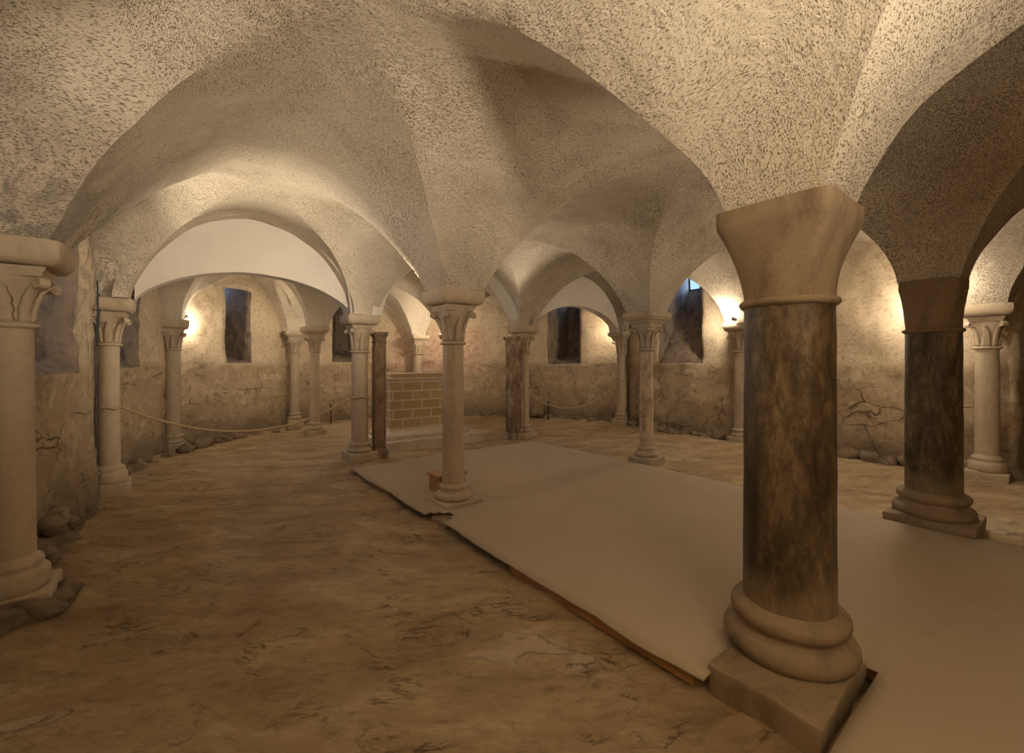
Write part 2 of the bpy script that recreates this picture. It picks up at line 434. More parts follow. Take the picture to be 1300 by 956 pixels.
# ------------------------------------------------------------------ walls with splayed window niches
LEFT = [(-.98, -5.3), (-.98, 4.25), (-.88, 4.6), (-.72, 5.7), (-.68, 6.1), (-.70, 6.78), (-.80, 6.95)]
APSE = [(-.80, 6.95), (-.72, 7.4), (-.60, 8.1), (-.42, 8.7), (-.18, 9.25), (-.08, 9.72), (.35, 10.12), (1.3, 10.85), (1.85, 11.35), (2.2, 11.66), (3.1, 11.75), (4.2, 11.7), (5.4, 11.32), (6.5, 10.75),
        (7.5, 9.95), (8.1, 9.2), (8.6, 8.25), (8.95, 7.45), (9.03, 6.95)]
RIGHT = [(9.03, 6.95), (8.80, 6.55), (8.66, 6.2), (8.62, 4.4), (8.62, 1.2), (8.60, .46), (9.35, .36), (9.35, -5.3)]
def path_fn(pts):
    pts = [Vector(p) for p in pts]
    L = [0]
    for a, b in zip(pts, pts[1:]): L.append(L[-1]+(b-a).length)
    def f(s):
        s = min(max(s, 0), L[-1])
        for i in range(len(pts)-1):
            if s <= L[i+1] or i == len(pts)-2:
                t = (s-L[i])/(L[i+1]-L[i]); d = (pts[i+1]-pts[i]).normalized()
                return pts[i].lerp(pts[i+1], t), Vector((-d.y, d.x))
    def near(x, y):
        best = min(range(int(L[-1]*50)), key=lambda k: (f(k/50)[0]-Vector((x, y))).length)
        return best/50
    return f, L[-1], near
WIN = []   # (origin, right, out, half width, z0, z1)
NICHE = m_stone('dark_niche_faces', (.15, .105, .075), (.34, .26, .19), (.06, .045, .04), .9, .9)  # niche faces get their own darker tone than the walls
def build_wall(name, pts, niches, top=3.75):
    f, Ls, near = path_fn(pts)
    nn = []
    for (p0, p1, z0, z1, depth, wb, zb0, zb1, skew, zs) in niches:
        nn.append((near(*p0), near(*p1), z0, z1, depth, wb, zb0, zb1, skew, zs))
    def lst(a, b, step, cuts):
        base = [a+(b-a)*k/int((b-a)/step) for k in range(int((b-a)/step)+1)]
        base = [x for x in base if all(abs(x-c) > step*.45 for c in cuts)] + list(cuts)
        return sorted(set(base))
    S = lst(0, Ls, .07, [c for q in nn for c in q[:2]])
    Z = lst(-.25, top, .07, sorted({c for q in nn for c in q[2:4]}))
    bm = bmesh.new()
    V = {}
    def disp(p, edge=1):
        k = nz(p, 2.2, .05, 5)+nz(p, 7, .025, 8)+nz(p, 16, .008, 2)
        if p.z < .5: k -= (.5-p.z)*.10+abs(nz(p, 3.5, .12, 44))*(.5-p.z)*1.2      # rubbly foot stands proud
        return k
    for i, s in enumerate(S):
        q, o = f(s)
        for j, z in enumerate(Z):
            p = Vector((q.x, q.y, z)); k = disp(p)
            V[i, j] = bm.verts.new((q.x+o.x*k, q.y+o.y*k, z+nz(p, 5, .012, 77)))
    def hole(i, j):
        s = (S[i]+S[i+1])/2; z = (Z[j]+Z[j+1])/2
        return any(q[0] < s < q[1] and q[2] < z < q[3] for q in nn)
    for i in range(len(S)-1):
        for j in range(len(Z)-1):
            if not hole(i, j): bm.faces.new((V[i, j], V[i+1, j], V[i+1, j+1], V[i, j+1]))
    # niche tunnels
    for (s0, s1, z0, z1, depth, wb, zb0, zb1, skew, zs) in nn:
        i0, i1 = S.index(s0), S.index(s1); j0, j1 = Z.index(z0), Z.index(z1)
        q0, q1 = f(s0)[0], f(s1)[0]; r = (q1-q0).normalized(); o = Vector((-r.y, r.x))
        cb = (q0+q1)/2+o*depth+r*skew
        loop = [(i, j0) for i in range(i0, i1)]+[(i1, j) for j in range(j0, j1)]+[(i, j1) for i in range(i1, i0, -1)]+[(i0, j) for j in range(j1, j0, -1)]
        NS = 10; rings = [[V[k] for k in loop]]
        for m in range(1, NS+1):
            t = m/NS; rr = []
            for (i, j) in loop:
                u = (S[i]-s0)/(s1-s0); w = (Z[j]-z0)/(z1-z0)
                b = cb+r*(u-.5)*2*wb; zb = zs+(zb1-zs)*w
                a = V[i, j].co
                p = Vector((a.x*(1-t)+b.x*t, a.y*(1-t)+b.y*t, a.z*(1-t)+zb*t))
                if m < NS: p += Vector((nz(p, 7, .03, 4), nz(p, 7, .03, 14), nz(p, 7, .03, 24)))
                rr.append(bm.verts.new(p))
            rings.append(rr)
        for a, b in zip(rings, rings[1:]):
            for k in range(len(a)):
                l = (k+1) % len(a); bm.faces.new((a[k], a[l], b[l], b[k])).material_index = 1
        if zs < zb0:
            q = [(u, z) for u, z in ((-wb, zs), (wb, zs), (wb, zb0), (-wb, zb0))]
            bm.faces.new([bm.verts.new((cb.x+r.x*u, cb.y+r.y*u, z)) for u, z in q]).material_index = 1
        WIN.append((cb, r, o, wb, zb0, zb1))
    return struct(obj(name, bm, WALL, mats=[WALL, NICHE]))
build_wall('wall_left', LEFT, [((-.90, 4.50), (-.71, 5.85), 1.40, 2.80, .85, .32, 2.4, 2.85, .0, 1.75)])
build_wall('wall_apse', APSE, [
    ((-.66, 7.75), (-.40, 8.75), 1.42, 2.75, .8, .2, 2.4, 2.8, 0, 1.9),
    ((.84, 10.50), (1.34, 10.88), 1.48, 3.02, .95, .17, 3.02, 3.40, 0, 1.75),
    ((3.25, 11.75), (4.15, 11.7), 1.50, 3.0, .95, .2, 3.15, 3.45, 0, 1.75),
    ((8.22, 8.98), (8.66, 8.15), 1.45, 3.0, .95, .17, 3.2, 3.5, 0, 1.75)])
build_wall('wall_right', RIGHT, [((8.655, 5.75), (8.62, 4.72), 1.48, 3.30, 1.2, .15, 3.22, 3.66, -.36, 3.22)])
bm = bmesh.new(); box(bm, -1.3, 9.7, -5.35, -5.15, -.2, 3.75); struct(obj('wall_back', bm, WALL, smooth=False))
for i, (cb, r, o, wb, z0, z1) in enumerate(WIN):
    fr = bmesh.new()
    def bar(u0, u1, za, zb, d0=.0, d1=.04):
        c = [(u, d, z) for d in (d0, d1) for (u, z) in ((u0, za), (u1, za), (u1, zb), (u0, zb))]
        v = [fr.verts.new((cb.x+r.x*u+o.x*d, cb.y+r.y*u+o.y*d, z)) for (u, d, z) in c]
        for q in ((0,1,2,3), (7,6,5,4), (0,4,5,1), (1,5,6,2), (2,6,7,3), (3,7,4,0)): fr.faces.new([v[k] for k in q])
    e = .03
    bar(-wb-.02, -wb+e, z0-.02, z1+.02); bar(wb-e, wb+.02, z0-.02, z1+.02); bar(-wb, wb, z0-.02, z0+e); bar(-wb, wb, z1-e, z1+.02)
    w = struct(obj('window_%d' % (i+1), fr, IRON, smooth=False))
    g = bmesh.new()
    v = [g.verts.new((cb.x+r.x*u+o.x*.02, cb.y+r.y*u+o.y*.02, z)) for (u, z) in ((-wb, z0), (wb, z0), (wb, z1), (-wb, z1))]
    g.faces.new(v); obj('pane', g, GLASS, w, smooth=False)

# floor ------------------------------------------------------------------
def floor_z(x, y):
    p = (x, y, 0)
    z = nz(p, .8, .03, 2)+nz(p, 2.3, .022, 6)
    r = 1-abs(noise.noise(Vector((x*1.3+3, y*.8, 1))))*2
    z += max(0, r-.75)*.04
    k = max(0, noise.noise(Vector((x*3+7, y*2, 3)))); z += (.012 if k > .12 else .012*k/.12)
    return z-.025
bm = bmesh.new()
x0, x1, y0, y1, st = -1.4, 9.9, -5.35, 12.2, .06
nx, ny = int((x1-x0)/st), int((y1-y0)/st)
G = [[bm.verts.new((x0+i*st, y0+j*st, floor_z(x0+i*st, y0+j*st))) for i in range(nx+1)] for j in range(ny+1)]
for j in range(ny):
    for i in range(nx): bm.faces.new((G[j][i], G[j][i+1], G[j+1][i+1], G[j+1][i]))
struct(obj('floor', bm, FLOOR))

# ------------------------------------------------------------------ arches on the screen line y = 6.9
def wall_arch(name, a, b, y0, y1, low, up, mat, n=48, jit=.008):
    """solid wall between lower curve low(t) and upper curve up(t) spanning a..b in x"""
    bm = bmesh.new(); rings = []
    for k in range(n+1):
        t = (1-math.cos(PI*k/n))/2
        x = a+(b-a)*t; zl, zu = low(t), up(t)
        m = 6
        r = [Vector((x, y0, zl+(zu-zl)*i/m)) for i in range(m+1)]+[Vector((x, y1, zu+(zl-zu)*i/m)) for i in range(m+1)]
        for p in r: p += Vector((0, nz(p, 3, jit, 5), nz(p, 5, jit*.8, 6)))
        rings.append(r)
    loft(bm, rings)
    return sharp(struct(obj(name, bm, mat)), 45)
full = lambda rise: (lambda t: SPRING+rise*math.sqrt(max(0, 1-(2*t-1)**2)))
def seg(z0, rise):
    return lambda t: z0+rise*(1-(2*t-1)**2)**.72
cap = lambda t: SPRING+(RISE+.12)*math.sqrt(max(0, 1-((2*t-1)*.985)**2))
wall_arch('wall_lunette_left', -.36, 2.18, 6.84, 7.06, seg(2.24, .47), cap, LUN)
wall_arch('wall_lunette_right', 5.84, 8.56, 6.80, 7.02, seg(2.24, .52), cap, LUN)
def band(name, a, b, y0, y1, rise, th, mat):
    bm = bmesh.new(); rings = []; n = 60
    cx, h = (a+b)/2, (b-a)/2
    for k in range(n+1):
        ang = PI*k/n
        c, s = -math.cos(ang), math.sin(ang)
        s = s**1.26
        r = []
        for (dy, q) in ((y0, 0), (y0, .5), (y0, 1), (y1, 1), (y1, .5), (y1, 0), ((y0*.34+y1*.66), 0), ((y0*.66+y1*.34), 0)):
            p = Vector((cx+(h+th*q)*c, dy, SPRING-.005+(rise+th*q)*s)); p += Vector((nz(p, 3, .015, 1), nz(p, 3, .01, 2), nz(p, 3, .015, 3))); r.append(p)
        rings.append(r)
    loft(bm, rings)
    return sharp(struct(obj(name, bm, mat)), 45)
band('trim_1', 2.60, 5.40, 6.70, 7.08, 1.10, .16, LUN)
band('trim_2', -.40, 2.16, 6.64, 6.84, 1.20, .14, VAULT)
band('trim_3', 5.80, 8.60, 6.62, 6.80, 1.20, .14, VAULT)

# ------------------------------------------------------------------ columns
def rock_mesh(bm, c, r, seed, sq=(1,1,1)):
    b2 = bmesh.ops.create_icosphere(bm, subdivisions=3, radius=1)
    for v in b2['verts']:
        d = v.co.copy()
        k = 1+nz(d, 1.3, .55, seed)+nz(d, 3.5, .16, seed+3)
        # facet it
        v.co = Vector((c[0]+d.x*r*k*sq[0], c[1]+d.y*r*k*sq[1], c[2]+d.z*r*k*sq[2]))

def spiral(bm, centre, axis_ang, r0=.042, w=.05, turns=1.6, flip=1):
    """volute scroll: ribbon wound in the vertical plane of direction axis_ang"""
    dx, dy = math.cos(axis_ang), math.sin(axis_ang)
    side = Vector((-dy, dx, 0)); out = Vector((dx, dy, 0)); up = Vector((0,0,1))
    rings = []; n = 34; th = .010
    for k in range(n+1):
        a = PI*.5 - 2*PI*turns*k/n*1
        r = r0*(1-.78*k/n)
        rad = out*math.cos(a)+up*math.sin(a)
        c = centre+rad*r; c2 = centre+rad*max(r-th, .002)
        rings.append([c+side*w/2, c-side*w/2, c2-side*w/2, c2+side*w/2])
    loft(bm, rings)
    # filled core so that the scroll reads solid
    rr = [[centre+side*s*w*.38+(out*math.cos(2*PI*i/14)+up*math.sin(2*PI*i/14))*r0*.72 for i in range(14)] for s in (-1, 1)]
    loft(bm, rr)

def leaf(bm, ang, r0, z0, r1, z1, w0, w1, curl=.03, n=12):
    """upright acanthus-like leaf hugging the bell and curling out at the tip"""
    d = Vector((math.cos(ang), math.sin(ang), 0)); s = Vector((-math.sin(ang), math.cos(ang), 0))
    rings = []
    for k in range(n+1):
        t = k/n
        rad = r0+(r1-r0)*t**1.8; z = z0+(z1-z0)*t
        if t > .75:
            q = (t-.75)/.25; rad += curl*q; z -= curl*.9*q*q
        w = (w0+(w1-w0)*t)*(math.sin(PI*min(1, .32+t*.68))**.6 if t > .5 else 1)*(1+.12*math.cos(t*22))
        w = max(w, .006); th = .014*(1-.5*t)
        c = d*rad+Vector((0,0,z))
        rings.append([c+s*w-d*.012, c+s*w*.55+d*th*.6, c+d*th*.25, c-s*w*.55+d*th*.6, c-s*w-d*.012, c-d*.022])
    loft(bm, rings)

def slender(name, label, key, stone, shaft_mat=None, r=.105, octo=False, top=SPRING, zring=1.69, ab_h=.15, ab_half=.25, ab_style='round', base='torus',
            zfoot=0.0, plinth=.2, carved=False, rot=0, cap_half=.165, group=None):
    p = P[key]
    t = thing(name, label, 'column', (p.x, p.y, zfoot), rot, group)
    Z = lambda z: z-zfoot
    shaft_mat = shaft_mat or stone
    # plinth + base
    ph = .10
    bm = bmesh.new(); box(bm, -plinth, plinth, -plinth, plinth, -.10, ph, .012, 2)
    bmesh.ops.subdivide_edges(bm, edges=bm.edges[:], cuts=3, use_grid_fill=True); rough(bm, .012, 6, p.x)
    obj('plinth', bm, stone, t)
    bm = bmesh.new()
    R = plinth*.90
    if base == 'torus':
        prof = [(R*.9, ph-.005), (R, ph+.012), (R*1.02, ph+.032), (R*.98, ph+.055), (R*.83, ph+.065), (r*1.30, ph+.075), (r*1.22, ph+.10), (r*1.30, ph+.112), (r*1.36, ph+.125), (r*1.28, ph+.140), (r*1.06, ph+.145), (r*1.02, ph+.16)]
    else:
        prof = [(R*.98, ph-.005), (R, ph+.03), (R*1.0, ph+.10), (R*.88, ph+.125), (R*.80, ph+.14), (R*.86, ph+.155), (R*.80, ph+.18), (r*1.12, ph+.19), (r*1.02, ph+.215)]
    lathe(bm, prof, 40); rough(bm, .006, 8, p.y); obj('base', bm, stone, t)
    zb = prof[-1][1]-.01
    # shaft with a slight entasis
    bm = bmesh.new(); nn = 8 if octo else 40; rings = []
    for k in range(13):
        q = k/12; z = zb+(Z(zring)-zb)*q; rr = r*(1.03-.09*q)
        if octo:
            rr *= 1.05
            rings.append(ring(rr, z, 8, rot=PI/8))
        else: rings.append(ring(rr, z, nn))
    loft(bm, rings); 
    o = obj('shaft', bm, shaft_mat, t, smooth=not octo)
    if not octo: sharp(o, 50)
    # astragal
    zr = Z(zring)
    bm = bmesh.new(); rn = r*1.02
    lathe(bm, [(rn*.9, zr-.012), (rn*1.12, zr-.010), (rn*1.2, zr+.002), (rn*1.2, zr+.012), (rn*1.08, zr+.022), (rn*.9, zr+.024)], 36)
    obj('neck_ring', bm, stone, t)
    # capital bell
    zt = Z(top)-ab_h
    bm = bmesh.new(); rings = []; H = zt-zr
    for k in range(15):
        q = k/14
        rad = r*.93+(cap_half*.80-r*.93)*q**2.2
        rings.append(ring(rad, zr+.02+(H-.085)*q, 40, sq=max(0, (q-.35)/.65)**1.5, half=rad*1.0))
    loft(bm, rings)
    capo = obj('capital', bm, stone, t); sharp(capo, 50)
    # square necking slab below the abacus, concave sides
    bm = bmesh.new(); rings = []
    for (hh, zz) in ((.80, zt-.068), (.92, zt-.060), (.94, zt-.035), (1.0, zt-.025), (1.02, zt-.004), (.9, zt)):
        rr = []
        m = 12
        for sd in range(4):
            a0 = sd*PI/2
            for i in range(m):
                u = -1+2*i/m
                dd = 1-.10*(1-u*u) if hh > .85 else 1
                x, y = cap_half*hh*dd, u*cap_half*hh
                rr.append(Vector((x*math.cos(a0)-y*math.sin(a0), x*math.sin(a0)+y*math.cos(a0), zz)))
        rings.append(rr)
    loft(bm, rings); sharp(obj('capital_slab', bm, stone, t), 40)
    for k in range(4):
        a = PI/4+k*PI/2; rc = cap_half*1.25
        bm = bmesh.new(); spiral(bm, Vector((math.cos(a)*rc, math.sin(a)*rc, zt-.105)), a, r0=.040 if not carved else .030, w=.055)
        sharp(obj('volute', bm, stone, capo), 40)
        bm = bmesh.new(); leaf(bm, a, r*.98, zr+.03, cap_half*1.12, zt-.075, .030, .034, .02)
        obj('leaf', bm, stone, capo)
        a2 = k*PI/2
        bm = bmesh.new(); leaf(bm, a2, r*.98, zr+.03, cap_half*.95, zt-.09, .045, .040, .022 if not carved else .03)
        obj('leaf', bm, stone, capo)
    # abacus
    bm = bmesh.new(); h = ab_half
    if ab_style == 'round':
        pr = [(h*.74, zt), (h*.86, zt+.006), (h*.94, zt+.03), (h*.99, zt+.06), (h, zt+ab_h*.6), (h, zt+ab_h-.01), (h*.98, zt+ab_h)]
    else:
        pr = [(h*.70, zt), (h*.72, zt+.012), (h*.80, zt+.035), (h*.93, zt+.052), (h*.94, zt+ab_h*.48), (h, zt+ab_h*.52), (h, zt+ab_h-.006), (h*.985, zt+ab_h)]
    loft(bm, [ring(a, z, 64, 1, a) for a, z in pr]); rough(bm, .007, 5, p.x*3)
    sharp(obj('abacus', bm, stone, t), 42)
    return t

def massive(name, label, key, capmat, shaftmat, basemat, top_half, sqf, plinth):
    X0, X1, Y0, Y1, PT = plinth
    p = P[key]; r = .195; zr = 1.785
    t = thing(name, label, 'column', (p.x, p.y, 0))
    bm = bmesh.new(); box(bm, X0, X1, Y0, Y1, -.12, PT, .014, 2)
    bmesh.ops.subdivide_edges(bm, edges=bm.edges[:], cuts=4, use_grid_fill=True); rough(bm, .022, 4.5, p.x); obj('plinth', bm, basemat, t)
    bm = bmesh.new()
    prof = [(.25, .10), (.272, .115), (.286, .145), (.284, .175), (.268, .20), (.252, .206), (.240, .212), (.226, .232), (.232, .246), (.246, .255), (.254, .275), (.252, .30), (.238, .318), (.212, .324), (.20, .335)]
    lathe(bm, prof, 64); rough(bm, .006, 7, p.y); obj('base', bm, basemat, t)
    bm = bmesh.new(); rings = [ring(r*(1.015-.03*k/16), .325+(zr-.325)*k/16, 64) for k in range(17)]; loft(bm, rings); rough(bm, .004, 6, 2); sharp(obj('shaft', bm, shaftmat, t), 60)
    bm = bmesh.new(); rn = r*1.0
    lathe(bm, [(rn*.93, zr-.018), (rn*1.03, zr-.016), (rn*1.09, zr-.004), (rn*1.10, zr+.008), (rn*1.05, zr+.02), (rn*.93, zr+.024)], 64); rough(bm, .004, 14, 3); obj('neck_ring', bm, capmat, t)
    bm = bmesh.new(); rings = []
    H = SPRING-zr
    for k in range(25):
        q = k/24
        if q < .80:
            s = q/.80; rad = r*.985+(top_half*1.0-r*.985)*(.25*s+.75*s**2.1)
        else: rad = top_half*(1+.02*min(1, (q-.80)/.05))
        rings.append(ring(rad, zr+.015+(H-.01)*q, 80, sq=sqf*min(1, max(0, q/.8))**1.1, half=rad))
    loft(bm, rings); rough(bm, .006, 5, 8); sharp(obj('capital', bm, capmat, t), 50)
    return t

massive('massive_column', 'thick foreground column with stained brown marble shaft and plain tan block capital', 'A', TANCAP, MARB, BASEST, .25, .95, (-.44, .14, -.27, .17, .105))
massive('massive_column', 'thick dark sooty column with narrow plain brown capital, behind and right of the foreground column', 'B', BROWNCAP, MARB2, BASEST, .225, .62, (-.30, .30, -.30, .30, .12))
S = slender
S('slender_column', 'octagonal cream stone column in the middle, standing at the left edge of the carpeted platform', 'C', LIME, octo=True, r=.108, plinth=.21, zfoot=0)
S('slender_column', 'cream stone column with dark streaked shaft rising from the right edge of the carpet', 'D', LIME2, STREAK, r=.10, zring=1.68, ab_style='step', ab_half=.265, plinth=.19)
S('slender_column', 'cream round column left of the altar where the left rope ends, brown pillar beside it', 'E', LIME, r=.125, zring=1.66, ab_half=.25, plinth=.215)
S('slender_column', 'cream column with a large leafy capital at the left edge of the picture', 'G', LIME, r=.115, zring=1.72, ab_h=.15, ab_half=.27, base='tall', plinth=.205, cap_half=.185)
S('slender_column', 'slim scroll-capital column against the end of the left wall, left rope tied to it', 'H', LIME, r=.10, zring=1.70, base='tall', plinth=.19, ab_half=.23)
S('slender_column', 'shadowed cream column by the curved wall, behind the left rope and beside the glowing lamp', 'I', LIME2, r=.12, zring=1.72, plinth=.18, ab_half=.235)
S('slender_column', 'small freestanding column with dark carved capital in front of the far left apse wall', 'J', LIME, r=.10, zring=1.72, ab_half=.25, carved=True, plinth=.18, ab_style='step')
S('slender_column', 'thin wall column left of and behind the small carved freestanding column in the apse', 'K', LIME2, r=.10, zring=1.70, carved=True, plinth=.17, zfoot=.05, ab_half=.24, ab_style='step')
S('slender_column', 'cream column right of the altar, directly behind the dark square pillar with a pale edge', 'L', LIME, r=.12, zring=1.68, plinth=.2)
S('slender_column', 'cream wall column where the right rope ends, under the far white lunette', 'M', LIME, r=.125, zring=1.70, plinth=.19, ab_style='step', ab_half=.26)
S('slender_column', 'column mostly hidden behind the altar block, its pale capital showing against the lit arch', 'N', LIME, r=.12, zring=1.72, plinth=.18, ab_style='step', ab_half=.25)
S('slender_column', 'pale slender column by the right wall, just right of and behind the sooty column', 'F', LIME, r=.115, zring=1.68, base='tall', plinth=.2, ab_style='round', ab_half=.25)
S('slender_column', 'wall column hidden behind the foreground column, only its lit abacus corner beside the lamp showing', 'P', LIME2, r=.11, zring=1.7, plinth=.18, ab_half=.24)
S('slender_column', 'freestanding column hidden straight behind the octagonal middle column', 'R', LIME2, r=.10, zring=1.72, plinth=.18, ab_half=.24)
S('slender_column', 'apse wall column almost hidden behind the cream column right of the altar', 'Q', LIME2, r=.11, zring=1.72, plinth=.18, ab_half=.24)

# square pillars beside the altar ------------------------------------------
def pillar(label, x, y, h, H, mat, edgem, broken):
    t = thing('square_pillar', label, 'pillar', (x, y, 0), 0)
    bm = bmesh.new(); rings = [ring(1, z, 64, 1, a) for a, z in ((h*1.35, -.08), (h*1.35, .05), (h*1.28, .07), (h*1.18, .08), (h*1.22, .10), (h*1.08, .12), (h*1.0, .135))]
    loft(bm, rings); rough(bm, .012, 9, x); sharp(obj('plinth', bm, mat, t), 40)
    bm = bmesh.new(); box(bm, -h, h, -h, h, .12, H-.16, .008, 1)
    bmesh.ops.subdivide_edges(bm, edges=bm.edges[:], cuts=9, use_grid_fill=True); rough(bm, .012, 9, x)
    obj('shaft', bm, mat, t)
    # raised border mouldings of the sunk panels
    bm = bmesh.new()
    for sx, sy, ax in ((0, -1, 0), (-1, 0, 1)):
        for (za, zb) in ((.22, H*.52), (H*.56, H-.24)):
            for e in (-1, 1):
                if ax == 0: box(bm, e*h*.78-.008, e*h*.78+.008, -h-.010, -h+.01, za, zb, .003, 1)
                else: box(bm, -h-.010, -h+.01, e*h*.78-.008, e*h*.78+.008, za, zb, .003, 1)
            for zz in (za, zb):
                if ax == 0: box(bm, -h*.82, h*.82, -h-.010, -h+.01, zz-.008, zz+.008, .003, 1)
                else: box(bm, -h-.010, -h+.01, -h*.82, h*.82, zz-.008, zz+.008, .003, 1)
    obj('panel_moulding', bm, edgem if broken else mat, t, smooth=False)
    bm = bmesh.new(); loft(bm, [ring(1, z, 64, 1, a) for a, z in ((h*.98, H-.17), (h*1.1, H-.165), (h*1.1, H-.145), (h*1.0, H-.14), (h*1.06, H-.09), (h*1.28, H-.05), (h*1.34, H-.045), (h*1.34, H))])
    rough(bm, .006, 9, 1); sharp(obj('capital', bm, mat, t), 40)
    if not broken:
        bm = bmesh.new(); box(bm, h-.03, h+.006, -h-.006, -h+.03, .13, H*.55, .006, 1); bmesh.ops.subdivide_edges(bm, edges=bm.edges[:], cuts=9, use_grid_fill=True); rough(bm, .02, 12, 3)
        o = obj('chipped_edge', bm, edgem, t); o['label'] = 'pale chipped corner of the pillar'
    return t
BROWNP = m_stone('brown_fluted_pier_stone', (.22, .14, .075), (.36, .25, .15), (.08, .05, .03), .8, .5)
pillar('narrow worn brown square pillar touching the right side of the column left of the altar', 2.62, 6.86, .085, 1.98, BROWNP, BROWNP, True)
pillar('dark brown square pillar with pale chipped edge at the far right corner of the carpet', 5.28, 6.75, .115, 2.0, PIER, EDGE, False)

# altar ---------------------------------------------------------------------
t = thing('altar', 'block altar of tan stone courses with white joints on a low step', 'altar', (0, 0, 0))
def blk(name, x0, x1, y0, y1, z0, z1, m, bev=.008, lab=None):
    bm = bmesh.new(); box(bm, x0, x1, y0, y1, z0, z1, bev, 2); o = obj(name, bm, m, t, smooth=False)
    if lab: o['label'] = lab
    return o
ax0, ax1, ay0, ay1 = 3.00, 4.42, 7.32, 7.98
blk('body', ax0, ax1, ay0, ay1, .30, 1.19, BLOCKS, .006)
def frus(name, prof, m, lab=None):
    bm = bmesh.new(); rings = []
    for e, z in prof:
        rings.append([Vector((ax0-e, ay0-e, z)), Vector((ax1+e, ay0-e, z)), Vector((ax1+e, ay1+e, z)), Vector((ax0-e, ay1+e, z))])
    loft(bm, rings); bmesh.ops.bevel(bm, geom=[e for e in bm.edges if abs(e.verts[0].co.z-e.verts[1].co.z) > .001], offset=.006, segments=1, affect='EDGES')
    o = obj(name, bm, m, t, smooth=False)
    if lab: o['label'] = lab
frus('base_moulding', [(.11, .148), (.11, .21), (.10, .225), (.085, .235), (.05, .26), (.02, .29), (.012, .31), (.0, .315)], ALTL, 'grey cream base moulding')
frus('cornice', [(.0, 1.17), (.012, 1.18), (.025, 1.20), (.03, 1.215), (.0, 1.22)], ALTL)
frus('top_slab', [(.0, 1.215), (.002, 1.22), (.002, 1.295), (-.006, 1.30)], ALTT, 'plain tan top slab')
tag(blk('altar_step', 2.80, 4.82, 7.06, 8.25, -.06, .145, ALTL, .012), 'low pale stone step under the block altar', 'step').parent = None

# carpeted platform -----------------------------------------------------------
plat = thing('carpeted_platform', 'low wooden platform covered with beige carpet running up to the altar', 'platform', (0, 0, 0))
PX0, PX1, PY0, PY1, PZ = 1.90, 5.32, -2.2, 6.12, .075
bm = bmesh.new(); st = .06
nx, ny = int(round((PX1-PX0)/st)), int(round((PY1-PY0)/st))
def pxy(i, j):
    x, y = PX0+(PX1-PX0)*i/nx, PY0+(PY1-PY0)*j/ny
    z = PZ+nz((x, y, 0), 1.1, .010, 3)+nz((x, y, 0), 4, .004, 9)
    if i == 0: x += nz((x, y, 0), 1.7, .05, 4)+nz((x, y, 0), 8, .012, 4); z -= .008
    if i == nx: x += nz((x, y, 0), 1.2, .07, 8)
    if i > nx-4: z -= .018*(i-nx+4)*.5
    if j > ny-2: z -= .02*(j-ny+2)
    if j == ny: y += nz((x, y, 0), 1.4, .08, 18)
    return x, y, z
def cut(x, y):
    if x < 2.12 and 3.46 < y < 3.76 and (x-PX0)/(2.12-PX0) < 1-abs(y-3.6)/.2: return True
    if 2.12 < x < 2.52 and 3.74 < y < 4.18: return True
    if x < 2.55 and .58 < y < 1.05: return True
    if 5.19 < x and .48 < y < 1.12: return True
    return False
VV = {}
for j in range(ny+1):
    for i in range(nx+1): VV[i, j] = bm.verts.new(pxy(i, j))
for j in range(ny):
    for i in range(nx):
        if not cut(PX0+(PX1-PX0)*(i+.5)/nx, PY0+(PY1-PY0)*(j+.5)/ny):
            bm.faces.new((VV[i, j], VV[i+1, j], VV[i+1, j+1], VV[i, j+1]))
bmesh.ops.delete(bm, geom=[v for v in bm.verts if not v.link_faces], context='VERTS')
ext = bmesh.ops.extrude_face_region(bm, geom=bm.faces[:])
for v in [g for g in ext['geom'] if isinstance(g, bmesh.types.BMVert)]: v.co.z -= .014
obj('carpet', bm, CLOTH, plat)
bm = bmesh.new()
for (x0, x1, y0, y1) in ((2.04, 5.2, 4.25, 6.0), (2.6, 5.15, -2.1, 4.3), (2.04, 2.65, 1.25, 3.42), (2.04, 2.65, -2.1, .44)):
    box(bm, x0, x1, y0, y1, .008, PZ-.022)
obj('underframe', bm, WOODE, plat, smooth=False)
for (y0, y1) in ((1.10, 2.50), (4.72, 5.35)):
    bm = bmesh.new(); box(bm, 1.925, 1.965, y0, y1, -.02, PZ-.015, .003, 1)
    obj('side_board', bm, WOODE, plat, smooth=False)
# footing stones poking out of the carpet cut-outs
bm = bmesh.new(); box(bm, 1.96, 2.14, 3.52, 3.78, -.1, .035, .02, 2); bmesh.ops.subdivide_edges(bm, edges=bm.edges[:], cuts=3, use_grid_fill=True); rough(bm, .03, 6, 3)
tag(obj('footing_stone', bm, BASEST), 'rough stone under the octagonal middle column, at the carpet edge', 'stone')

# wooden stool behind the middle column
t = thing('wooden_stool', 'small orange wooden stool on the carpet half hidden behind the octagonal middle column', 'stool', (2.27, 4.24, PZ+.003), 0)
def sb(name, x0, x1, y0, y1, z0, z1):
    bm = bmesh.new(); box(bm, x0, x1, y0, y1, z0, z1, .004, 2); return obj(name, bm, WOOD, t, smooth=False)
sb('seat', -.02, .37, -.02, .22, .165, .19); sb('leg', 0, .025, 0, .20, 0, .165); sb('leg', .325, .35, 0, .20, 0, .165); sb('stretcher', .025, .325, .085, .11, .08, .13)

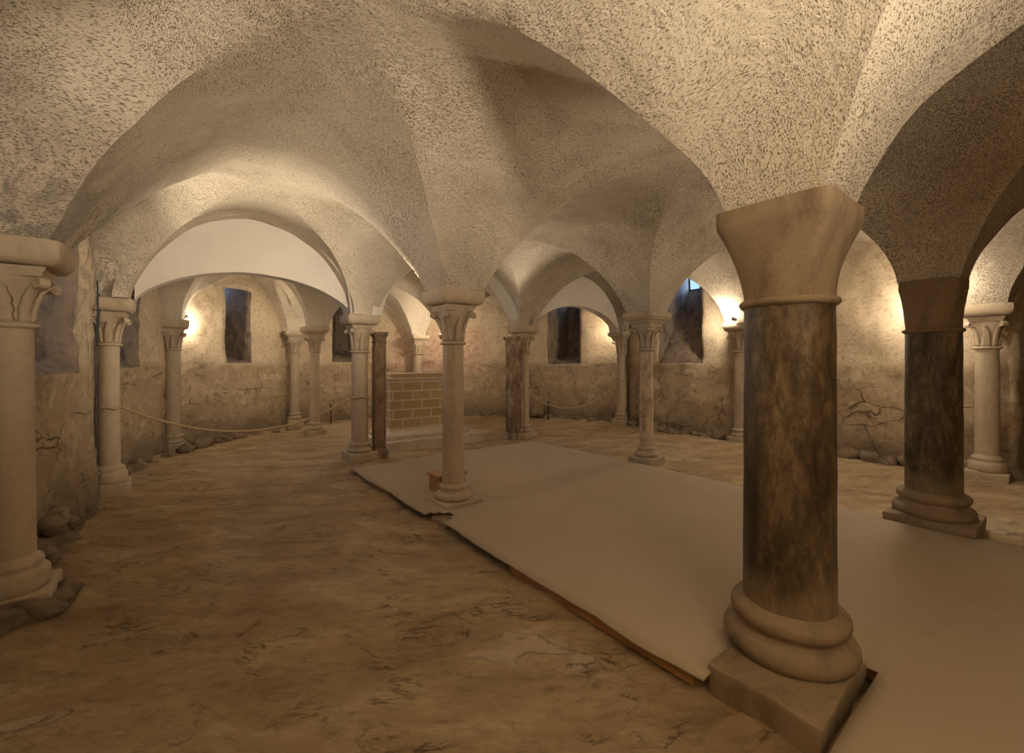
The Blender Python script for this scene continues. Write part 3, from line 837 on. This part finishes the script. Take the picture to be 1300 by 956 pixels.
# ropes -----------------------------------------------------------------------
def rope(label, a, b, sag, n=60, ra=0, rb=0):
    a, b = Vector(a), Vector(b); pts = []
    for k in range(n+1):
        t = k/n; p = a.lerp(b, t); p.z -= sag*4*t*(1-t); pts.append(p)
    bm = bmesh.new()
    for ph in (0, PI):                      # two twisted strands
        q = []
        for k in range(n*4+1):
            t = k/(n*4); p = a.lerp(b, t); p.z -= sag*4*t*(1-t)
            an = t*2*PI*45+ph; p = p+Vector((0, math.cos(an)*.007, math.sin(an)*.007)); q.append(p)
        tube(bm, q, .010, 6)
    for c, rr in ((a, ra), (b, rb)):        # loop round the column
        if rr:
            q = [Vector((rr[0]+rr[2]*math.cos(2*PI*k/28), rr[1]+rr[2]*math.sin(2*PI*k/28), c.z+.01*math.sin(k))) for k in range(29)]
            tube(bm, q, .012, 6)
    return tag(obj('barrier_rope', bm, ROPE), label, 'rope')
h_, e_, l_, m_ = P['H'], P['E'], P['L'], P['M']
rope('hemp rope sagging from the left wall column to the column left of the altar', (h_.x+.11, h_.y, .97), (e_.x-.13, e_.y, .95), .40, ra=(h_.x, h_.y, .112), rb=(e_.x, e_.y, .135))
rope('hemp rope sagging between the column right of the altar and the right wall column', (l_.x+.13, l_.y, .84), (m_.x-.13, m_.y, 1.06), .46, ra=(l_.x, l_.y, .13), rb=(m_.x, m_.y, .137))

# iron rods and dark block at the foot of the apse wall
def rod(label, x, y, h):
    t = thing('iron_post', label, 'post', (x, y, -.03))
    bm = bmesh.new(); tube(bm, [Vector((0, 0, 0)), Vector((.005, 0, h*.5)), Vector((0, .004, h))], .014, 8); obj('rod', bm, IRON, t)
    bm = bmesh.new(); lathe(bm, [(.06, 0), (.06, .012), (.03, .02), (.016, .03)], 16); obj('foot', bm, IRON, t)
rod('thin black iron post by the far apse wall under the left rope', 3.06, 11.2, .52)
rod('thin black iron post beside the dark stone at the foot of the right apse wall', 7.80, 8.50, .50)
bm = bmesh.new(); rock_mesh(bm, (0, 0, .2), .19, 3, (1, 1, 1.15)); 
o = tag(obj('dark_stone', bm, BASEST), 'dark rough stone lump at the foot of the right apse wall behind the right rope', 'stone'); o.location = (7.78, 8.95, -.03)

# rubble footings: rough stones built into the feet of the side walls
def rubble(name, spots):
    bm = bmesh.new()
    for i, (x, y, z, r) in enumerate(spots): rock_mesh(bm, (x, y, z), r, i*5.3+1, (1, 1, .8))
    return struct(obj(name, bm, WALL))
rr = []
for k in range(16): rr.append((-.78+random.uniform(-.03, .05), 4.5+k*.15, random.uniform(-.02, .22)+(.25 if k % 3 == 0 else 0)*random.random(), random.uniform(.08, .15)))
rr += [(-.66, 3.80, .0, .12), (-.58, 3.92, -.01, .09), (-.56, 4.06, -.0, .08), (-.80, 3.74, .02, .13), (-.98, 3.5, .06, .16)]
rubble('trim_4', rr)
rubble('trim_5', [(8.55+random.uniform(-.05, .06), .95+k*.26+random.uniform(-.05, .05), random.uniform(-.04, .05), random.uniform(.10, .18)) for k in range(22)])
rubble('trim_6', [(4.0+4.72*math.cos(a), 6.5+4.78*math.sin(a), random.uniform(-.06, .02), random.uniform(.09, .16)) for a in [math.radians(14+k*5.2) for k in range(30)] if abs(math.degrees(a)-90) > 18])

# cable down the wall corner beside the left wall column
bm = bmesh.new(); pts = []
for k in range(60):
    z = 3.0-k*.05
    pts.append(Vector((-.675+nz((0, 0, z), 1.8, .03, 2), 6.68+nz((0, 0, z), 1.2, .03, 6), z)))
tube(bm, pts, .008, 7)
pts2 = [p+Vector((.012, .035+.01*math.sin(i*.5), 0)) for i, p in enumerate(pts)]; tube(bm, pts2, .006, 6)
tag(obj('electric_cable', bm, CABLE), 'dark electric cable running down the end of the left wall beside the slim column', 'cable')

# ------------------------------------------------------------------ lamps, some of them added fill
def light(kind, loc, power, col, size=.06, target=None, spot=None, blend=.8, name='lamp'):
    l = bpy.data.lights.new(name, kind); l.energy = power; l.color = col
    if kind == 'AREA': l.size = size
    else: l.shadow_soft_size = size
    if kind == 'SPOT': l.spot_size = math.radians(spot); l.spot_blend = blend
    o = bpy.data.objects.new(name, l); C.objects.link(o); o.location = loc
    if target is not None: o.rotation_euler = (Vector(target)-Vector(loc)).to_track_quat('-Z', 'Y').to_euler()
    return o
def spotlight(label, loc, direction, group=None):
    t = thing('spotlight', label, 'lamp', loc, 0, group)
    q = Vector(direction).normalized().to_track_quat('Z', 'Y'); t.rotation_euler = q.to_euler()
    bm = bmesh.new(); loft(bm, [ring(r, z, 20) for r, z in ((.018, -.075), (.030, -.065), (.032, -.02), (.040, .0), (.040, .012))], True, False); obj('housing', bm, LAMPB, t)
    bm = bmesh.new(); lathe(bm, [(.001, .0), (.022, .001), (.020, .010), (.004, .014)], 16); obj('bulb', bm, BULB, t)
WARM = (1.0, .855, .665); WARM2 = (1.0, .84, .64)
BLUE = (.42, .62, 1.0)
spotlight('small bright lamp on the wall column ledge just left of the foreground shaft', (8.26, 3.92, SPRING+.08), (.0, .9, .45))
spotlight('small lamp on the capital of the shadowed column, glowing on the curved left wall', (.18, 9.76, SPRING+.075), (.4, .8, .1))
LS = [
 ((8.24, 4.08, 2.42), 45, .05), ((.26, 9.86, 2.20), 24, .05), ((8.62, 7.16, 2.38), 20, .05), ((5.86, 1.05, 2.36), 40, .05),
 ((5.40, 10.0, 2.42), 36, .05), ((2.60, 10.0, 2.42), 30, .05), ((7.8, .98, 2.42), 9, .05), ((8.28, 1.36, 2.32), 26, .05),
 ((2.62, 7.3, 2.42), 20, .06), ((.5, -2.0, 2.0), 8, .3),  # last entry: weak fill added behind the camera, no fixture there
]
def up(loc, power, aim, ang=110, sz=.08): light('SPOT', loc, power, WARM, sz, aim, ang, 1, name='uplight_and_fill')  # capital lamps, plus unseen fill added to brighten the vaults
up((-.28, 6.45, 2.35), 170, (1.2, 4.3, 3.4), 95)
up((2.05, 4.25, 2.35), 165, (.7, 6.6, 2.95), 120)  # unseen, added to brighten the left bay and its lunette
up((5.3, 6.4, 2.35), 60, (4.0, 5.0, 3.4), 110)
up((.75, -2.6, 1.9), 1150, (.5, -.8, 4.0), 124, .35)  # main fill added behind the camera for the near vault
up((-.3, -1.0, 2.0), 150, (-.5, .6, 3.8), 140)  # extra unseen fill, lifts the dark near-left vault
up((2.65, 1.15, 2.38), 45, (3.9, 2.5, 3.4), 130)  # added fill tucked behind the foreground capital, brightens the nave vault
up((2.56, 4.22, 2.38), 40, (4.0, 5.4, 3.4), 130)  # added fill hidden behind the middle column, for the farther nave vault
for loc, pw, sz in LS: light('POINT', loc, pw, WARM, sz)
# daylight falling through the window slits
for (cb, r, o, wb, z0, z1) in WIN:
    c = Vector((cb.x+o.x*.12, cb.y+o.y*.12, (z0+z1)/2))
    light('AREA', c, 8, BLUE, .28, c-Vector((o.x, o.y, .25)), name='daylight')

w = bpy.data.worlds.new('World'); bpy.context.scene.world = w; w.use_nodes = True
bg = w.node_tree.nodes['Background']; bg.inputs[0].default_value = (.45, .68, 1, 1); bg.inputs[1].default_value = 1.2

cam = bpy.data.cameras.new('Camera'); co = bpy.data.objects.new('Camera', cam); C.objects.link(co)
cam.sensor_fit = 'HORIZONTAL'; cam.sensor_width = 36; cam.lens = 36*555/1300
cam.shift_y = -18/1300; cam.clip_start = .05
co.location = (0, 0, 1.5); co.rotation_euler = (PI/2, 0, -math.radians(37.8))
sc = bpy.context.scene; sc.camera = co
sc.view_settings.view_transform = 'Standard'; sc.view_settings.look = 'None'; sc.view_settings.gamma = 1
sc.view_settings.use_curve_mapping = False; sc.view_settings.exposure = .27
